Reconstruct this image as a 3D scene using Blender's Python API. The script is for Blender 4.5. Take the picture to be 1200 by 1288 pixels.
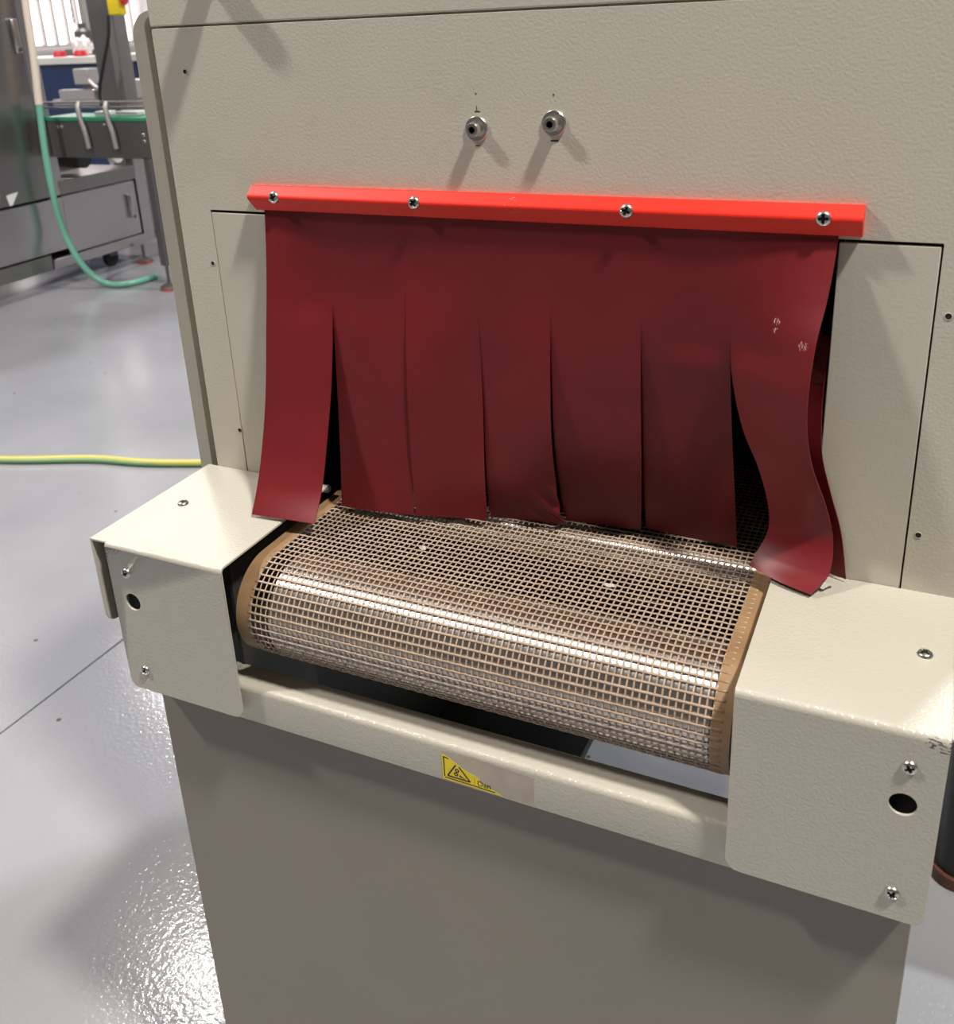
import bpy, bmesh, math, random
from mathutils import Vector, Matrix

for o in list(bpy.data.objects):
    bpy.data.objects.remove(o)
random.seed(7)
SC = bpy.context.scene
COL = SC.collection

# ------------------------------------------------------------------ camera
cam_d = bpy.data.cameras.new('camera')
cam = bpy.data.objects.new('camera', cam_d)
COL.objects.link(cam)
_r = Vector((0.90631372, 0.4202257, -0.04478617))
_u = Vector((-0.11133174, 0.33964863, 0.93394007))
_f = Vector((-0.40767718, 0.84145657, -0.35461267))
M = Matrix.Identity(4)
for i in range(3):
    M[i][0], M[i][1], M[i][2] = _r[i], _u[i], -_f[i]
M[0][3], M[1][3], M[2][3] = 0.5446, -0.6984, 0.4139
cam.matrix_world = M
cam_d.sensor_fit = 'HORIZONTAL'
cam_d.sensor_width = 36.0
cam_d.lens = 36.0 * 1229.7 / 1200.0
cam_d.shift_y = -(644 - 488) / 1200.0
cam_d.clip_start = 0.02
cam_d.dof.use_dof = True
cam_d.dof.focus_distance = 0.86
cam_d.dof.aperture_fstop = 15.0
SC.camera = cam

# ------------------------------------------------------------------ world, exposure
FLOOR = -0.85
W = bpy.data.worlds.new('World')
SC.world = W
W.use_nodes = True
W.node_tree.nodes['Background'].inputs[0].default_value = (1.0, 0.96, 0.92, 1)
W.node_tree.nodes['Background'].inputs[1].default_value = 0.08
SC.view_settings.view_transform = 'Standard'
SC.view_settings.look = 'None'
SC.view_settings.exposure = 0.0
SC.view_settings.gamma = 1.0
SC.view_settings.use_curve_mapping = False
# ceiling lamps: position, power, colour
LAMPS = [((2.45, -0.95, 4.65), 415, (1.0, 0.95, 0.87)),
         ((-3.55, -1.75, 4.65), 335, (1.0, 0.93, 0.87)),
         ((-3.75, 3.15, 4.65), 75, (1.0, 0.95, 0.90)),
         ((-6.9, 6.6, 4.65), 240, (1.0, 0.93, 0.92)),
         ((2.3, 4.3, 4.65), 420, (0.97, 0.98, 1.0)),  # added to brighten the floor seen through the gap under the belt
         ((-5.2, 1.2, 4.65), 200, (0.97, 0.97, 1.0))]  # added to brighten the back floor


# ------------------------------------------------------------------ materials
def mat(name, col, rough=0.5, metal=0.0, bump=None, spec=0.5, mottling=None, emit=None, coat=0.0):
    m = bpy.data.materials.new(name)
    m.use_nodes = True
    nt = m.node_tree
    b = nt.nodes['Principled BSDF']
    b.inputs['Base Color'].default_value = (*col, 1)
    b.inputs['Roughness'].default_value = rough
    b.inputs['Metallic'].default_value = metal
    b.inputs['Specular IOR Level'].default_value = spec
    if coat:
        b.inputs['Coat Weight'].default_value = coat
        b.inputs['Coat Roughness'].default_value = 0.1
    if emit:
        b.inputs['Emission Color'].default_value = (*emit[0], 1)
        b.inputs['Emission Strength'].default_value = emit[1]
    tc = nt.nodes.new('ShaderNodeTexCoord')
    if mottling:
        sc, amt = mottling
        n = nt.nodes.new('ShaderNodeTexNoise')
        n.inputs['Scale'].default_value = sc
        n.inputs['Detail'].default_value = 4
        nt.links.new(tc.outputs['Object'], n.inputs['Vector'])
        r = nt.nodes.new('ShaderNodeMapRange')
        r.inputs[1].default_value = 0.3
        r.inputs[2].default_value = 0.7
        r.inputs[3].default_value = 1 - amt
        r.inputs[4].default_value = 1 + amt
        nt.links.new(n.outputs['Fac'], r.inputs[0])
        v = nt.nodes.new('ShaderNodeVectorMath')
        v.operation = 'SCALE'
        v.inputs[0].default_value = col
        nt.links.new(r.outputs[0], v.inputs['Scale'])
        nt.links.new(v.outputs[0], b.inputs['Base Color'])
    if bump:
        sc, dist, strength = bump
        n = nt.nodes.new('ShaderNodeTexNoise')
        n.inputs['Scale'].default_value = sc
        n.inputs['Detail'].default_value = 2
        nt.links.new(tc.outputs['Object'], n.inputs['Vector'])
        bp = nt.nodes.new('ShaderNodeBump')
        bp.inputs['Distance'].default_value = dist
        bp.inputs['Strength'].default_value = strength
        nt.links.new(n.outputs['Fac'], bp.inputs['Height'])
        nt.links.new(bp.outputs[0], b.inputs['Normal'])
    return m


def add_spots(m, spots, col, scale, thr, stretch=(1, 1, 1)):
    """wear marks with a shape of their own: noise flecks inside small balls"""
    nt = m.node_tree
    b = nt.nodes['Principled BSDF']
    tc = nt.nodes.new('ShaderNodeTexCoord')
    n = nt.nodes.new('ShaderNodeTexNoise')
    n.inputs['Scale'].default_value = scale
    n.inputs['Detail'].default_value = 3
    mp = nt.nodes.new('ShaderNodeMapping')
    mp.inputs['Scale'].default_value = stretch
    nt.links.new(tc.outputs['Object'], mp.inputs[0])
    nt.links.new(mp.outputs[0], n.inputs['Vector'])
    g = nt.nodes.new('ShaderNodeMath')
    g.operation = 'GREATER_THAN'
    g.inputs[1].default_value = thr
    nt.links.new(n.outputs['Fac'], g.inputs[0])
    acc = None
    for c, r in spots:
        d = nt.nodes.new('ShaderNodeVectorMath')
        d.operation = 'DISTANCE'
        d.inputs[1].default_value = c
        nt.links.new(tc.outputs['Object'], d.inputs[0])
        l = nt.nodes.new('ShaderNodeMath')
        l.operation = 'LESS_THAN'
        l.inputs[1].default_value = r
        nt.links.new(d.outputs['Value'], l.inputs[0])
        if acc is None:
            acc = l
        else:
            a = nt.nodes.new('ShaderNodeMath')
            a.operation = 'MAXIMUM'
            nt.links.new(acc.outputs[0], a.inputs[0])
            nt.links.new(l.outputs[0], a.inputs[1])
            acc = a
    mu = nt.nodes.new('ShaderNodeMath')
    mu.operation = 'MULTIPLY'
    nt.links.new(acc.outputs[0], mu.inputs[0])
    nt.links.new(g.outputs[0], mu.inputs[1])
    mix = nt.nodes.new('ShaderNodeMix')
    mix.data_type = 'RGBA'
    nt.links.new(mu.outputs[0], mix.inputs[0])
    src = b.inputs['Base Color']
    if src.is_linked:
        nt.links.new(src.links[0].from_socket, mix.inputs[6])
    else:
        mix.inputs[6].default_value = src.default_value
    mix.inputs[7].default_value = (*col, 1)
    nt.links.new(mix.outputs[2], src)


CREAM = (0.52, 0.49, 0.41)
M_PAINT = mat('cream_powder_coat', CREAM, 0.36, bump=(430, 0.0007, 0.36), mottling=(9, 0.025))
M_LOWER = mat('lower_panel_darker', (0.250, 0.224, 0.190), 0.5, bump=(420, 0.0005, 0.12), mottling=(5, 0.03))  # darker than the cream on the rest of the machine
M_PAINT_SMOOTH = mat('cream_paint_smooth', CREAM, 0.40, bump=(420, 0.0005, 0.22), mottling=(7, 0.025))
M_GUARD = mat('cream_guard_coat', (0.455, 0.43, 0.362), 0.45, bump=(430, 0.0008, 0.42), mottling=(9, 0.025))
_b = M_GUARD.node_tree.nodes['Principled BSDF']      # glossy orange-peel lacquer
_b.inputs['Coat Weight'].default_value = 0.8
_b.inputs['Coat Roughness'].default_value = 0.15
_bn = M_GUARD.node_tree.nodes.new('ShaderNodeBump')
_bn.inputs['Distance'].default_value = 0.0017
_bn.inputs['Strength'].default_value = 0.6
_no = [n for n in M_GUARD.node_tree.nodes if n.type == 'BUMP' and n != _bn][0].inputs['Height'].links[0].from_socket
M_GUARD.node_tree.links.new(_no, _bn.inputs['Height'])
M_GUARD.node_tree.links.new(_bn.outputs[0], _b.inputs['Coat Normal'])
add_spots(M_GUARD, [((0.578, -0.164, -0.0055), 0.005), ((0.586, -0.164, -0.0065), 0.006), ((0.594, -0.164, -0.0065), 0.006)], (0.04, 0.04, 0.04), 420, 0.57, (0.7, 1, 2.0))
M_BAR = mat('red_bar_paint', (0.74, 0.026, 0.013), 0.42, spec=0.3, bump=(60, 0.0004, 0.1))
add_spots(M_BAR, [((0.250, -0.01, 0.277), 0.008)], (0.70, 0.16, 0.11), 700, 0.62, (0.25, 1, 1.6))
M_CURT = mat('dark_red_coated_fabric', (0.150, 0.0135, 0.0170), 0.37, spec=0.25, bump=(1500, 0.0003, 0.12), mottling=(14, 0.10))
add_spots(M_CURT, [((0.4421, -0.0165, 0.2141), 0.0026), ((0.4506, -0.019, 0.2056), 0.0026), ((0.4511, -0.019, 0.1987), 0.0024), ((0.4722, -0.03, 0.1925), 0.0045)],
          (0.60, 0.38, 0.33), 700, 0.57, (2.4, 1, 0.55))
M_STEEL = mat('zinc_steel', (0.62, 0.60, 0.57), 0.28, 1.0, bump=(600, 0.0002, 0.2))
M_RECESS = mat('recess_black', (0.02, 0.018, 0.016), 0.6, 0.4)
M_BLACK = mat('flat_black', (0.010, 0.009, 0.008), 0.8)
M_DARKPL = mat('dark_grey_plate', (0.035, 0.034, 0.032), 0.55, bump=(80, 0.0004, 0.2))
M_ROLL = mat('roller_steel', (0.72, 0.70, 0.68), 0.26, 1.0, bump=(60, 0.0003, 0.15))
_nt = M_ROLL.node_tree            # lathe-turned surface: highlight stretched along the axle
_b = _nt.nodes['Principled BSDF']
_tg = _nt.nodes.new('ShaderNodeTangent')
_tg.direction_type = 'RADIAL'
_tg.axis = 'X'
_b.inputs['Anisotropic'].default_value = 0.92
_b.inputs['Anisotropic Rotation'].default_value = 0.25
_b.inputs['Roughness'].default_value = 0.36
_nt.links.new(_tg.outputs[0], _b.inputs['Tangent'])
M_MESH = mat('ptfe_mesh_brown', (0.37, 0.278, 0.208), 0.34, bump=(900, 0.0002, 0.2), mottling=(60, 0.12))
M_TAPE = mat('ptfe_tape_tan', (0.27, 0.165, 0.085), 0.42, bump=(120, 0.0004, 0.25), mottling=(35, 0.18))
M_INK = mat('black_ink', (0.012, 0.012, 0.012), 0.5)
M_YEL = mat('yellow_sticker', (0.80, 0.60, 0.015), 0.42, mottling=(90, 0.10))
M_GLUE = mat('old_glue_residue', (0.415, 0.37, 0.30), 0.5, mottling=(60, 0.12))
M_WHITE = mat('white_plastic', (0.75, 0.74, 0.72), 0.4)
# background
M_STAIN = mat('stainless', (0.36, 0.345, 0.34), 0.30, 1.0, bump=(12, 0.003, 0.12), mottling=(3, 0.06))
M_STAIN_L = mat('stainless_light', (0.60, 0.57, 0.57), 0.24, 1.0, bump=(9, 0.004, 0.15))
M_DKST = mat('dark_steel', (0.16, 0.15, 0.15), 0.4, 0.7)
M_GREEN = mat('green_belt', (0.03, 0.22, 0.12), 0.35)
M_HOSE = mat('green_hose', (0.16, 0.42, 0.31), 0.25)
M_RED = mat('red_plastic', (0.62, 0.03, 0.04), 0.4)
M_REDRUB = mat('red_brown_rubber', (0.28, 0.06, 0.04), 0.6)
M_BLUE = mat('navy_paint', (0.012, 0.03, 0.10), 0.4)
M_BENCH = mat('bench_white', (0.72, 0.72, 0.66), 0.4)
M_SHEET = mat('white_plastic_sheet', (0.86, 0.80, 0.84), 0.35, bump=(5, 0.05, 0.4))
M_WALL = mat('far_wall', (0.42, 0.41, 0.40), 0.8, mottling=(1, 0.04))
M_GLOW = mat('daylit_pane', (0.8, 0.8, 0.8), 0.4, emit=((1.0, 0.93, 0.95), 2.4))
M_LAMPGL = mat('lamp_diffuser', (0.9, 0.9, 0.9), 0.4, emit=((1.0, 0.96, 0.9), 12.0))
M_CABLE = mat('yellow_cable', (0.46, 0.42, 0.08), 0.45)
M_CABLEG = mat('green_cable_stripe', (0.12, 0.26, 0.12), 0.45)
M_RUBBER = mat('black_rubber', (0.012, 0.012, 0.013), 0.5)
M_GREYC = mat('grey_casting', (0.42, 0.40, 0.38), 0.4, 0.5)


def floor_material():
    m = mat('grey_epoxy_floor', (0.40, 0.405, 0.415), 0.13, bump=(120, 0.0016, 0.30))
    nt = m.node_tree
    b = nt.nodes['Principled BSDF']
    tc = nt.nodes.new('ShaderNodeTexCoord')
    n1 = nt.nodes.new('ShaderNodeTexNoise')
    n1.inputs['Scale'].default_value = 2.2
    n1.inputs['Detail'].default_value = 5
    nt.links.new(tc.outputs['Object'], n1.inputs['Vector'])
    cr = nt.nodes.new('ShaderNodeValToRGB')
    cr.color_ramp.elements[0].position = 0.3
    cr.color_ramp.elements[0].color = (0.238, 0.242, 0.258, 1)
    cr.color_ramp.elements[1].position = 0.7
    cr.color_ramp.elements[1].color = (0.288, 0.292, 0.309, 1)
    nt.links.new(n1.outputs['Fac'], cr.inputs[0])
    vo = nt.nodes.new('ShaderNodeTexVoronoi')
    vo.inputs['Scale'].default_value = 11
    nt.links.new(tc.outputs['Object'], vo.inputs['Vector'])
    # one chip per few cells: the cell colour picks which ones
    lt = nt.nodes.new('ShaderNodeMath')
    lt.operation = 'LESS_THAN'
    lt.inputs[1].default_value = 0.055
    nt.links.new(vo.outputs['Distance'], lt.inputs[0])
    sp = nt.nodes.new('ShaderNodeSeparateColor')
    nt.links.new(vo.outputs['Color'], sp.inputs[0])
    g = nt.nodes.new('ShaderNodeMath')
    g.operation = 'GREATER_THAN'
    g.inputs[1].default_value = 0.50
    nt.links.new(sp.outputs[0], g.inputs[0])
    mu = nt.nodes.new('ShaderNodeMath')
    mu.operation = 'MULTIPLY'
    nt.links.new(lt.outputs[0], mu.inputs[0])
    nt.links.new(g.outputs[0], mu.inputs[1])
    mx = nt.nodes.new('ShaderNodeMix')
    mx.data_type = 'RGBA'
    nt.links.new(mu.outputs[0], mx.inputs[0])
    nt.links.new(cr.outputs[0], mx.inputs[6])
    mx.inputs[7].default_value = (0.09, 0.085, 0.08, 1)
    nt.links.new(mx.outputs[2], b.inputs['Base Color'])
    return m


M_FLOOR = floor_material()


# ------------------------------------------------------------------ mesh helpers
def finish(name, bm, material, parent=None, smooth=30, bevel=0.0, bseg=2):
    bmesh.ops.remove_doubles(bm, verts=bm.verts, dist=1e-6)
    bmesh.ops.recalc_face_normals(bm, faces=bm.faces)
    me = bpy.data.meshes.new(name)
    bm.to_mesh(me)
    bm.free()
    return link(name, me, material, parent, smooth, bevel, bseg)


def link(name, me, material, parent=None, smooth=30, bevel=0.0, bseg=2):
    if not me.materials:
        for mm in (material if isinstance(material, (list, tuple)) else [material]):
            me.materials.append(mm)
    if smooth:
        me.shade_smooth()
        me.set_sharp_from_angle(angle=math.radians(smooth))
    o = bpy.data.objects.new(name, me)
    COL.objects.link(o)
    if parent is not None:
        set_parent(o, parent)
    if bevel:
        md = o.modifiers.new('bevel', 'BEVEL')
        md.width = bevel
        md.segments = bseg
        md.limit_method = 'ANGLE'
        md.angle_limit = math.radians(40)
        md.harden_normals = False
    return o


def world_loc(o):
    v = Vector((0, 0, 0))
    mw = Matrix.Identity(4)
    chain = []
    while o is not None:
        chain.append(o)
        o = o.parent
    for c in reversed(chain):
        if c.parent is not None:
            mw = mw @ c.matrix_parent_inverse
        mw = mw @ Matrix.LocRotScale(c.location, c.rotation_euler, c.scale)
    return mw


def set_parent(o, p):
    o.parent = p
    o.matrix_parent_inverse = world_loc(p).inverted()


def thing(name, label, cat, loc, group=None):
    o = bpy.data.objects.new(name, None)
    o.empty_display_size = 0.05
    COL.objects.link(o)
    o.location = loc
    tag(o, label, cat, group)
    return o


def tag(o, label, cat, group=None, kind=None):
    o['label'] = label
    if cat:
        o['category'] = cat
    if group:
        o['group'] = group
    if kind:
        o['kind'] = kind
    return o


def bx(bm, lo, hi, mi=0):
    x0, y0, z0 = lo
    x1, y1, z1 = hi
    vs = [bm.verts.new(c) for c in ((x0, y0, z0), (x1, y0, z0), (x1, y1, z0), (x0, y1, z0),
                                    (x0, y0, z1), (x1, y0, z1), (x1, y1, z1), (x0, y1, z1))]
    for f in ((0, 3, 2, 1), (4, 5, 6, 7), (0, 1, 5, 4), (1, 2, 6, 5), (2, 3, 7, 6), (3, 0, 4, 7)):
        fc = bm.faces.new([vs[i] for i in f])
        fc.material_index = mi


def box(name, lo, hi, material, parent=None, bevel=0.001, bseg=2):
    bm = bmesh.new()
    bx(bm, lo, hi)
    return finish(name, bm, material, parent, 30, bevel, bseg)


def plate(bm, outline, holes, fn, th):
    """flat plate with holes; outline in 2D (a,b); fn(a,b,c) -> xyz, c in 0..th"""
    t = bmesh.new()
    es = []
    for loop in [outline] + list(holes):
        vs = [t.verts.new((a, b, 0)) for a, b in loop]
        for i in range(len(vs)):
            es.append(t.edges.new((vs[i], vs[(i + 1) % len(vs)])))
    r = bmesh.ops.triangle_fill(t, use_beauty=True, use_dissolve=False, edges=es)
    t.verts.index_update()
    tops = [v.co.copy() for v in t.verts]
    a = [bm.verts.new(fn(c.x, c.y, 0)) for c in tops]
    b = [bm.verts.new(fn(c.x, c.y, th)) for c in tops]
    for f in t.faces:
        ids = [v.index for v in f.verts]
        bm.faces.new([a[i] for i in ids])
        bm.faces.new([b[i] for i in reversed(ids)])
    n = 0
    for loop in [outline] + list(holes):
        k = len(loop)
        for i in range(k):
            p, q = n + i, n + (i + 1) % k
            bm.faces.new((a[p], a[q], b[q], b[p]))
        n += k
    t.free()


def round_poly(pts, radii, seg=6):
    out = []
    n = len(pts)
    for i in range(n):
        p = Vector(pts[i])
        r = radii[i]
        if r <= 0:
            out.append((p.x, p.y))
            continue
        a = (Vector(pts[i - 1]) - p).normalized()
        b = (Vector(pts[(i + 1) % n]) - p).normalized()
        ang = a.angle(b)
        d = r / math.tan(ang / 2)
        c = p + (a + b).normalized() * (r / math.sin(ang / 2))
        s = p + a * d - c
        e = p + b * d - c
        for k in range(seg + 1):
            t = k / seg
            v = s.slerp(e, t).normalized() * r
            out.append((c.x + v.x, c.y + v.y))
    return out


def circle2(cx, cy, r, n=24):
    return [(cx + r * math.cos(2 * math.pi * i / n), cy + r * math.sin(2 * math.pi * i / n)) for i in range(n)]


def lathe(bm, prof, axis_fn, n=24, mi=0):
    """prof: list (r, h); axis_fn(x, y, h) -> world"""
    rings = []
    for r, h in prof:
        if r < 1e-7:
            rings.append([bm.verts.new(axis_fn(0, 0, h))])
        else:
            rings.append([bm.verts.new(axis_fn(r * math.cos(2 * math.pi * i / n), r * math.sin(2 * math.pi * i / n), h)) for i in range(n)])
    for A, B in zip(rings, rings[1:]):
        for i in range(n):
            j = (i + 1) % n
            if len(A) == 1 and len(B) == 1:
                continue
            if len(A) == 1:
                f = bm.faces.new((A[0], B[i], B[j]))
            elif len(B) == 1:
                f = bm.faces.new((A[i], A[j], B[0]))
            else:
                f = bm.faces.new((A[i], A[j], B[j], B[i]))
            f.material_index = mi


def tube(bm, pts, r, n=8, cap=True, mi=0):
    pts = [Vector(p) for p in pts]
    rings = []
    up = Vector((0, 0, 1))
    prev = None
    for i, p in enumerate(pts):
        d = (pts[min(i + 1, len(pts) - 1)] - pts[max(i - 1, 0)]).normalized()
        if prev is None:
            a = d.cross(up)
            if a.length < 1e-3:
                a = d.cross(Vector((1, 0, 0)))
            a.normalize()
        else:
            a = (prev - d * prev.dot(d)).normalized()
        prev = a
        b = d.cross(a)
        rr = r[i] if isinstance(r, (list, tuple)) else r
        rings.append([bm.verts.new(p + (a * math.cos(2 * math.pi * k / n) + b * math.sin(2 * math.pi * k / n)) * rr) for k in range(n)])
    for A, B in zip(rings, rings[1:]):
        for k in range(n):
            f = bm.faces.new((A[k], A[(k + 1) % n], B[(k + 1) % n], B[k]))
            f.material_index = mi
    if cap:
        bm.faces.new(rings[0]).material_index = mi
        bm.faces.new(list(reversed(rings[-1]))).material_index = mi


def catmull(pts, sub=8):
    pts = [Vector(p) for p in pts]
    out = []
    for i in range(len(pts) - 1):
        p0 = pts[max(i - 1, 0)]
        p1, p2 = pts[i], pts[i + 1]
        p3 = pts[min(i + 2, len(pts) - 1)]
        for k in range(sub):
            t = k / sub
            out.append(0.5 * ((2 * p1) + (p2 - p0) * t + (2 * p0 - 5 * p1 + 4 * p2 - p3) * t * t + (3 * p1 - p0 - 3 * p2 + p3) * t ** 3))
    out.append(pts[-1])
    return out


# pan-head cross screw: one mesh (head along +Z of the mesh), shared by all copies
def screw_mesh(r=0.0052, h=0.0028, cross=True):
    bm = bmesh.new()
    R, S = 9, 40
    c = bm.verts.new((0, 0, h - (0.0017 if cross else 0)))
    rings = []
    for i in range(1, R + 1):
        q = i / R
        ring = []
        for k in range(S):
            a = 2 * math.pi * k / S
            x, y = r * q * math.cos(a), r * q * math.sin(a)
            z = h * math.sqrt(max(0, 1 - (q * 0.97) ** 3.2)) if q < 1 else 0.0004
            if cross and ((abs(x) < r * 0.17 and abs(y) < r * 0.60) or (abs(y) < r * 0.17 and abs(x) < r * 0.60)):
                z -= 0.0016
            ring.append(bm.verts.new((x, y, z)))
        rings.append(ring)
    base = [bm.verts.new((r * math.cos(2 * math.pi * k / S), r * math.sin(2 * math.pi * k / S), -0.0006)) for k in range(S)]
    rings.append(base)
    for k in range(S):
        f = bm.faces.new((c, rings[0][k], rings[0][(k + 1) % S]))
        f.material_index = 1 if cross else 0
    for A, B in zip(rings, rings[1:]):
        for k in range(S):
            j = (k + 1) % S
            f = bm.faces.new((A[k], B[k], B[j], A[j]))
            ctr = f.calc_center_median()
            if cross and ((abs(ctr.x) < r * 0.2 and abs(ctr.y) < r * 0.58) or (abs(ctr.y) < r * 0.2 and abs(ctr.x) < r * 0.58)):
                f.material_index = 1
    bmesh.ops.recalc_face_normals(bm, faces=bm.faces)
    me = bpy.data.meshes.new('screw')
    bm.to_mesh(me)
    bm.free()
    me.materials.append(M_STEEL)
    me.materials.append(M_RECESS)
    me.shade_smooth()
    me.set_sharp_from_angle(angle=math.radians(50))
    return me


SCREW = screw_mesh()


def screw(loc, facing, parent, spin=0.3, me=None, name='screw', s=1.0):
    o = bpy.data.objects.new(name, me or SCREW)
    COL.objects.link(o)
    q = Vector(facing).to_track_quat('Z', 'Y')
    o.rotation_euler = (q.to_matrix() @ Matrix.Rotation(spin, 3, 'Z')).to_euler()
    o.location = loc
    o.scale = (s, s, s)
    set_parent(o, parent)
    return o


def hole_dot(loc, facing, r, parent, name='screw_hole'):
    """a small drilled hole: dark cup sunk into the sheet with a thin rim"""
    bm = bmesh.new()
    lathe(bm, [(r * 1.25, 0.0), (r * 1.2, 0.0004), (r, 0.0004), (r * 0.9, 0.0001), (0, 0.0001)], lambda x, y, h: (x, y, h), 18)
    for f in bm.faces:
        c = f.calc_center_median()
        if c.xy.length < r * 0.97:
            f.material_index = 1
    o = finish(name, bm, [M_PAINT_SMOOTH, M_BLACK], None, 40)
    q = Vector(facing).to_track_quat('Z', 'Y')
    o.rotation_euler = q.to_euler()
    o.location = loc
    set_parent(o, parent)
    return o


# ================================================================== THE ROOM
def struct(o):
    o['kind'] = 'structure'
    return o


bm = bmesh.new()
bx(bm, (-9.0, -4.0, FLOOR - 0.02), (-1.0025, 11.0, FLOOR))
bx(bm, (-0.9975, -4.0, FLOOR - 0.02), (7.0, 11.0, FLOOR))
bx(bm, (-9.0, -4.0, FLOOR - 0.05), (7.0, 11.0, FLOOR - 0.008), 1)
fl = struct(finish('floor', bm, [M_FLOOR, M_BLACK], None, 0))
struct(box('wall_left', (-9.2, -4.0, FLOOR), (-9.0, 11.0, 5.2), M_WALL, None, 0))
struct(box('wall_back', (-9.0, 11.0, FLOOR), (7.0, 11.2, 5.2), M_WALL, None, 0))

# ================================================================== THE MACHINE
HT = thing('heat_tunnel', 'cream powder-coated heat tunnel with red strip curtain and brown mesh conveyor belt', 'machine', (0.2515, 0.3, FLOOR))

XC = 0.2515                       # symmetry plane of the machine


def mir(x):
    return 2 * XC - x


# ---- housing body behind the front sheets (open tunnel inside)
bm = bmesh.new()
bx(bm, (-0.088, 0.004, -0.02), (0.010, 0.85, 0.80))
bx(bm, (0.489, 0.004, -0.02), (0.591, 0.85, 0.80))
bx(bm, (0.010, 0.004, 0.275), (0.489, 0.85, 0.80))
body = finish('housing', bm, M_PAINT, HT, 30, 0.002)
bm = bmesh.new()      # black tunnel lining
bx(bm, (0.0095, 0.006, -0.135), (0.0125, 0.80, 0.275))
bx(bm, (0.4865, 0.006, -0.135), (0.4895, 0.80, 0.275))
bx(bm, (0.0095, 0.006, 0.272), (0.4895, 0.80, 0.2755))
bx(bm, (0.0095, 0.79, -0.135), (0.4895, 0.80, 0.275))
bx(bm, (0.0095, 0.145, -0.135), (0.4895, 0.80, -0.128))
bx(bm, (0.0255, -0.045, -0.135), (0.4785, 0.80, -0.128))  # black pan added to keep the space under the belt dark
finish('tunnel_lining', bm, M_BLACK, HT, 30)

# ---- front sheet: U-shaped round the opening, rounded inner corners with relief cuts
bm = bmesh.new()
out = [(-0.090, -0.02), (-0.0535, -0.02), (-0.0535, 0.2615), (0.5505, 0.2615), (0.5505, -0.02), (0.593, -0.02), (0.593, 0.4165), (-0.090, 0.4165)]
out = round_poly(out, [0, 0, 0.001, 0.001, 0, 0, 0.002, 0.002], 3)
plate(bm, out, [], lambda a, b, c: (a, 0.0 + c, b), 0.0035)
front = finish('front_panel', bm, M_PAINT, HT, 30, 0.0015, 4)
# ---- upper sheet, set a hair forward
top = box('upper_panel', (-0.0915, 0.0004, 0.4183), (0.5945, 0.004, 0.80), M_PAINT, HT, 0.0012, 3)
# ---- infill sheets at both sides of the opening
for x0, x1 in ((-0.0532, 0.020), (0.4855, 0.5494)):
    box('opening_panel', (x0, 0.0005, -0.02), (x1, 0.0030, 0.2592), M_PAINT_SMOOTH, HT, 0.0008, 2)
box('opening_backing', (-0.0535, 0.0032, -0.02), (0.009, 0.0040, 0.264), M_BLACK, HT, 0)
box('opening_backing', (0.4895, 0.0032, -0.02), (0.552, 0.0040, 0.264), M_BLACK, HT, 0)
# ---- rounded side cover standing behind the front sheet
for sgn in (0, 1):
    fx = (lambda a: mir(a)) if sgn else (lambda a: a)
    bm = bmesh.new()
    rim = round_poly([(-0.131, -0.10), (-0.1155, -0.10), (-0.1155, 0.4275), (-0.086, 0.4275), (-0.086, 0.4325), (-0.131, 0.4325)], [0, 0, 0.010, 0, 0, 0.024], 8)
    plate(bm, rim, [], lambda a, b, c: (fx(a), 0.020 + c, b), 0.80)
    rec = round_poly([(-0.130, -0.10), (-0.086, -0.10), (-0.086, 0.4315), (-0.130, 0.4315)], [0, 0, 0, 0.023], 8)
    plate(bm, rec, [], lambda a, b, c: (fx(a), 0.075 + c, b), 0.74)
    finish('side_cover', bm, M_PAINT, HT, 30, 0.0015, 3)

# ---- drilled holes in the sheets
for x, z, y, r in ((-0.0593, 0.3809, 0, 0.0019), (-0.0589, 0.2117, 0, 0.0019), (-0.0551, 0.044, 0, 0.0021),
                   (0.5585, 0.2128, 0, 0.0021), (0.5575, 0.0467, 0, 0.0021)):
    hole_dot((x, y - 0.00002, z), (0, -1, 0), r, front)

# ---- two socket bolts with washers and pen marks
for k, (bxp, bz) in enumerate(((0.2168, 0.3337), (0.2799, 0.3379))):
    bm = bmesh.new()
    lathe(bm, [(0, 0.003), (0.0026, 0.003), (0.0028, 0.0095), (0.0046, 0.0100), (0.0054, 0.0092), (0.0055, 0.0018), (0.0055, 0.0)],
          lambda x, y, h: (bxp + x, -h, bz + y), 6)
    # round outside, hexagonal socket inside
    bm.free()
    bm = bmesh.new()
    ax = lambda x, y, h: (bxp + x, -h, bz + y)
    lathe(bm, [(0.0055, 0.0), (0.0056, 0.0085), (0.0049, 0.0098), (0.0032, 0.0099)], ax, 36)
    lathe(bm, [(0.0032, 0.0099), (0.0029, 0.0096), (0.0029, 0.005), (0, 0.005)], ax, 6, 1)
    lathe(bm, [(0.0034, 0.00975), (0.0025, 0.00975)], ax, 36)
    b = finish('socket_bolt', bm, [M_STEEL, M_RECESS], HT, 35)
    b['label'] = 'steel socket bolt'
    bm = bmesh.new()
    lathe(bm, [(0.0058, 0.0), (0.0058, 0.0016), (0.0066, 0.0017), (0.0066, 0.0006)], ax, 30)
    lathe(bm, [(0.004, 0.0003), (0.004, 0.0016), (0.0090, 0.0016), (0.0095, 0.0010), (0.0095, -0.0002)], ax, 36)
    finish('washer', bm, M_STEEL, b, 30)
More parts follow.
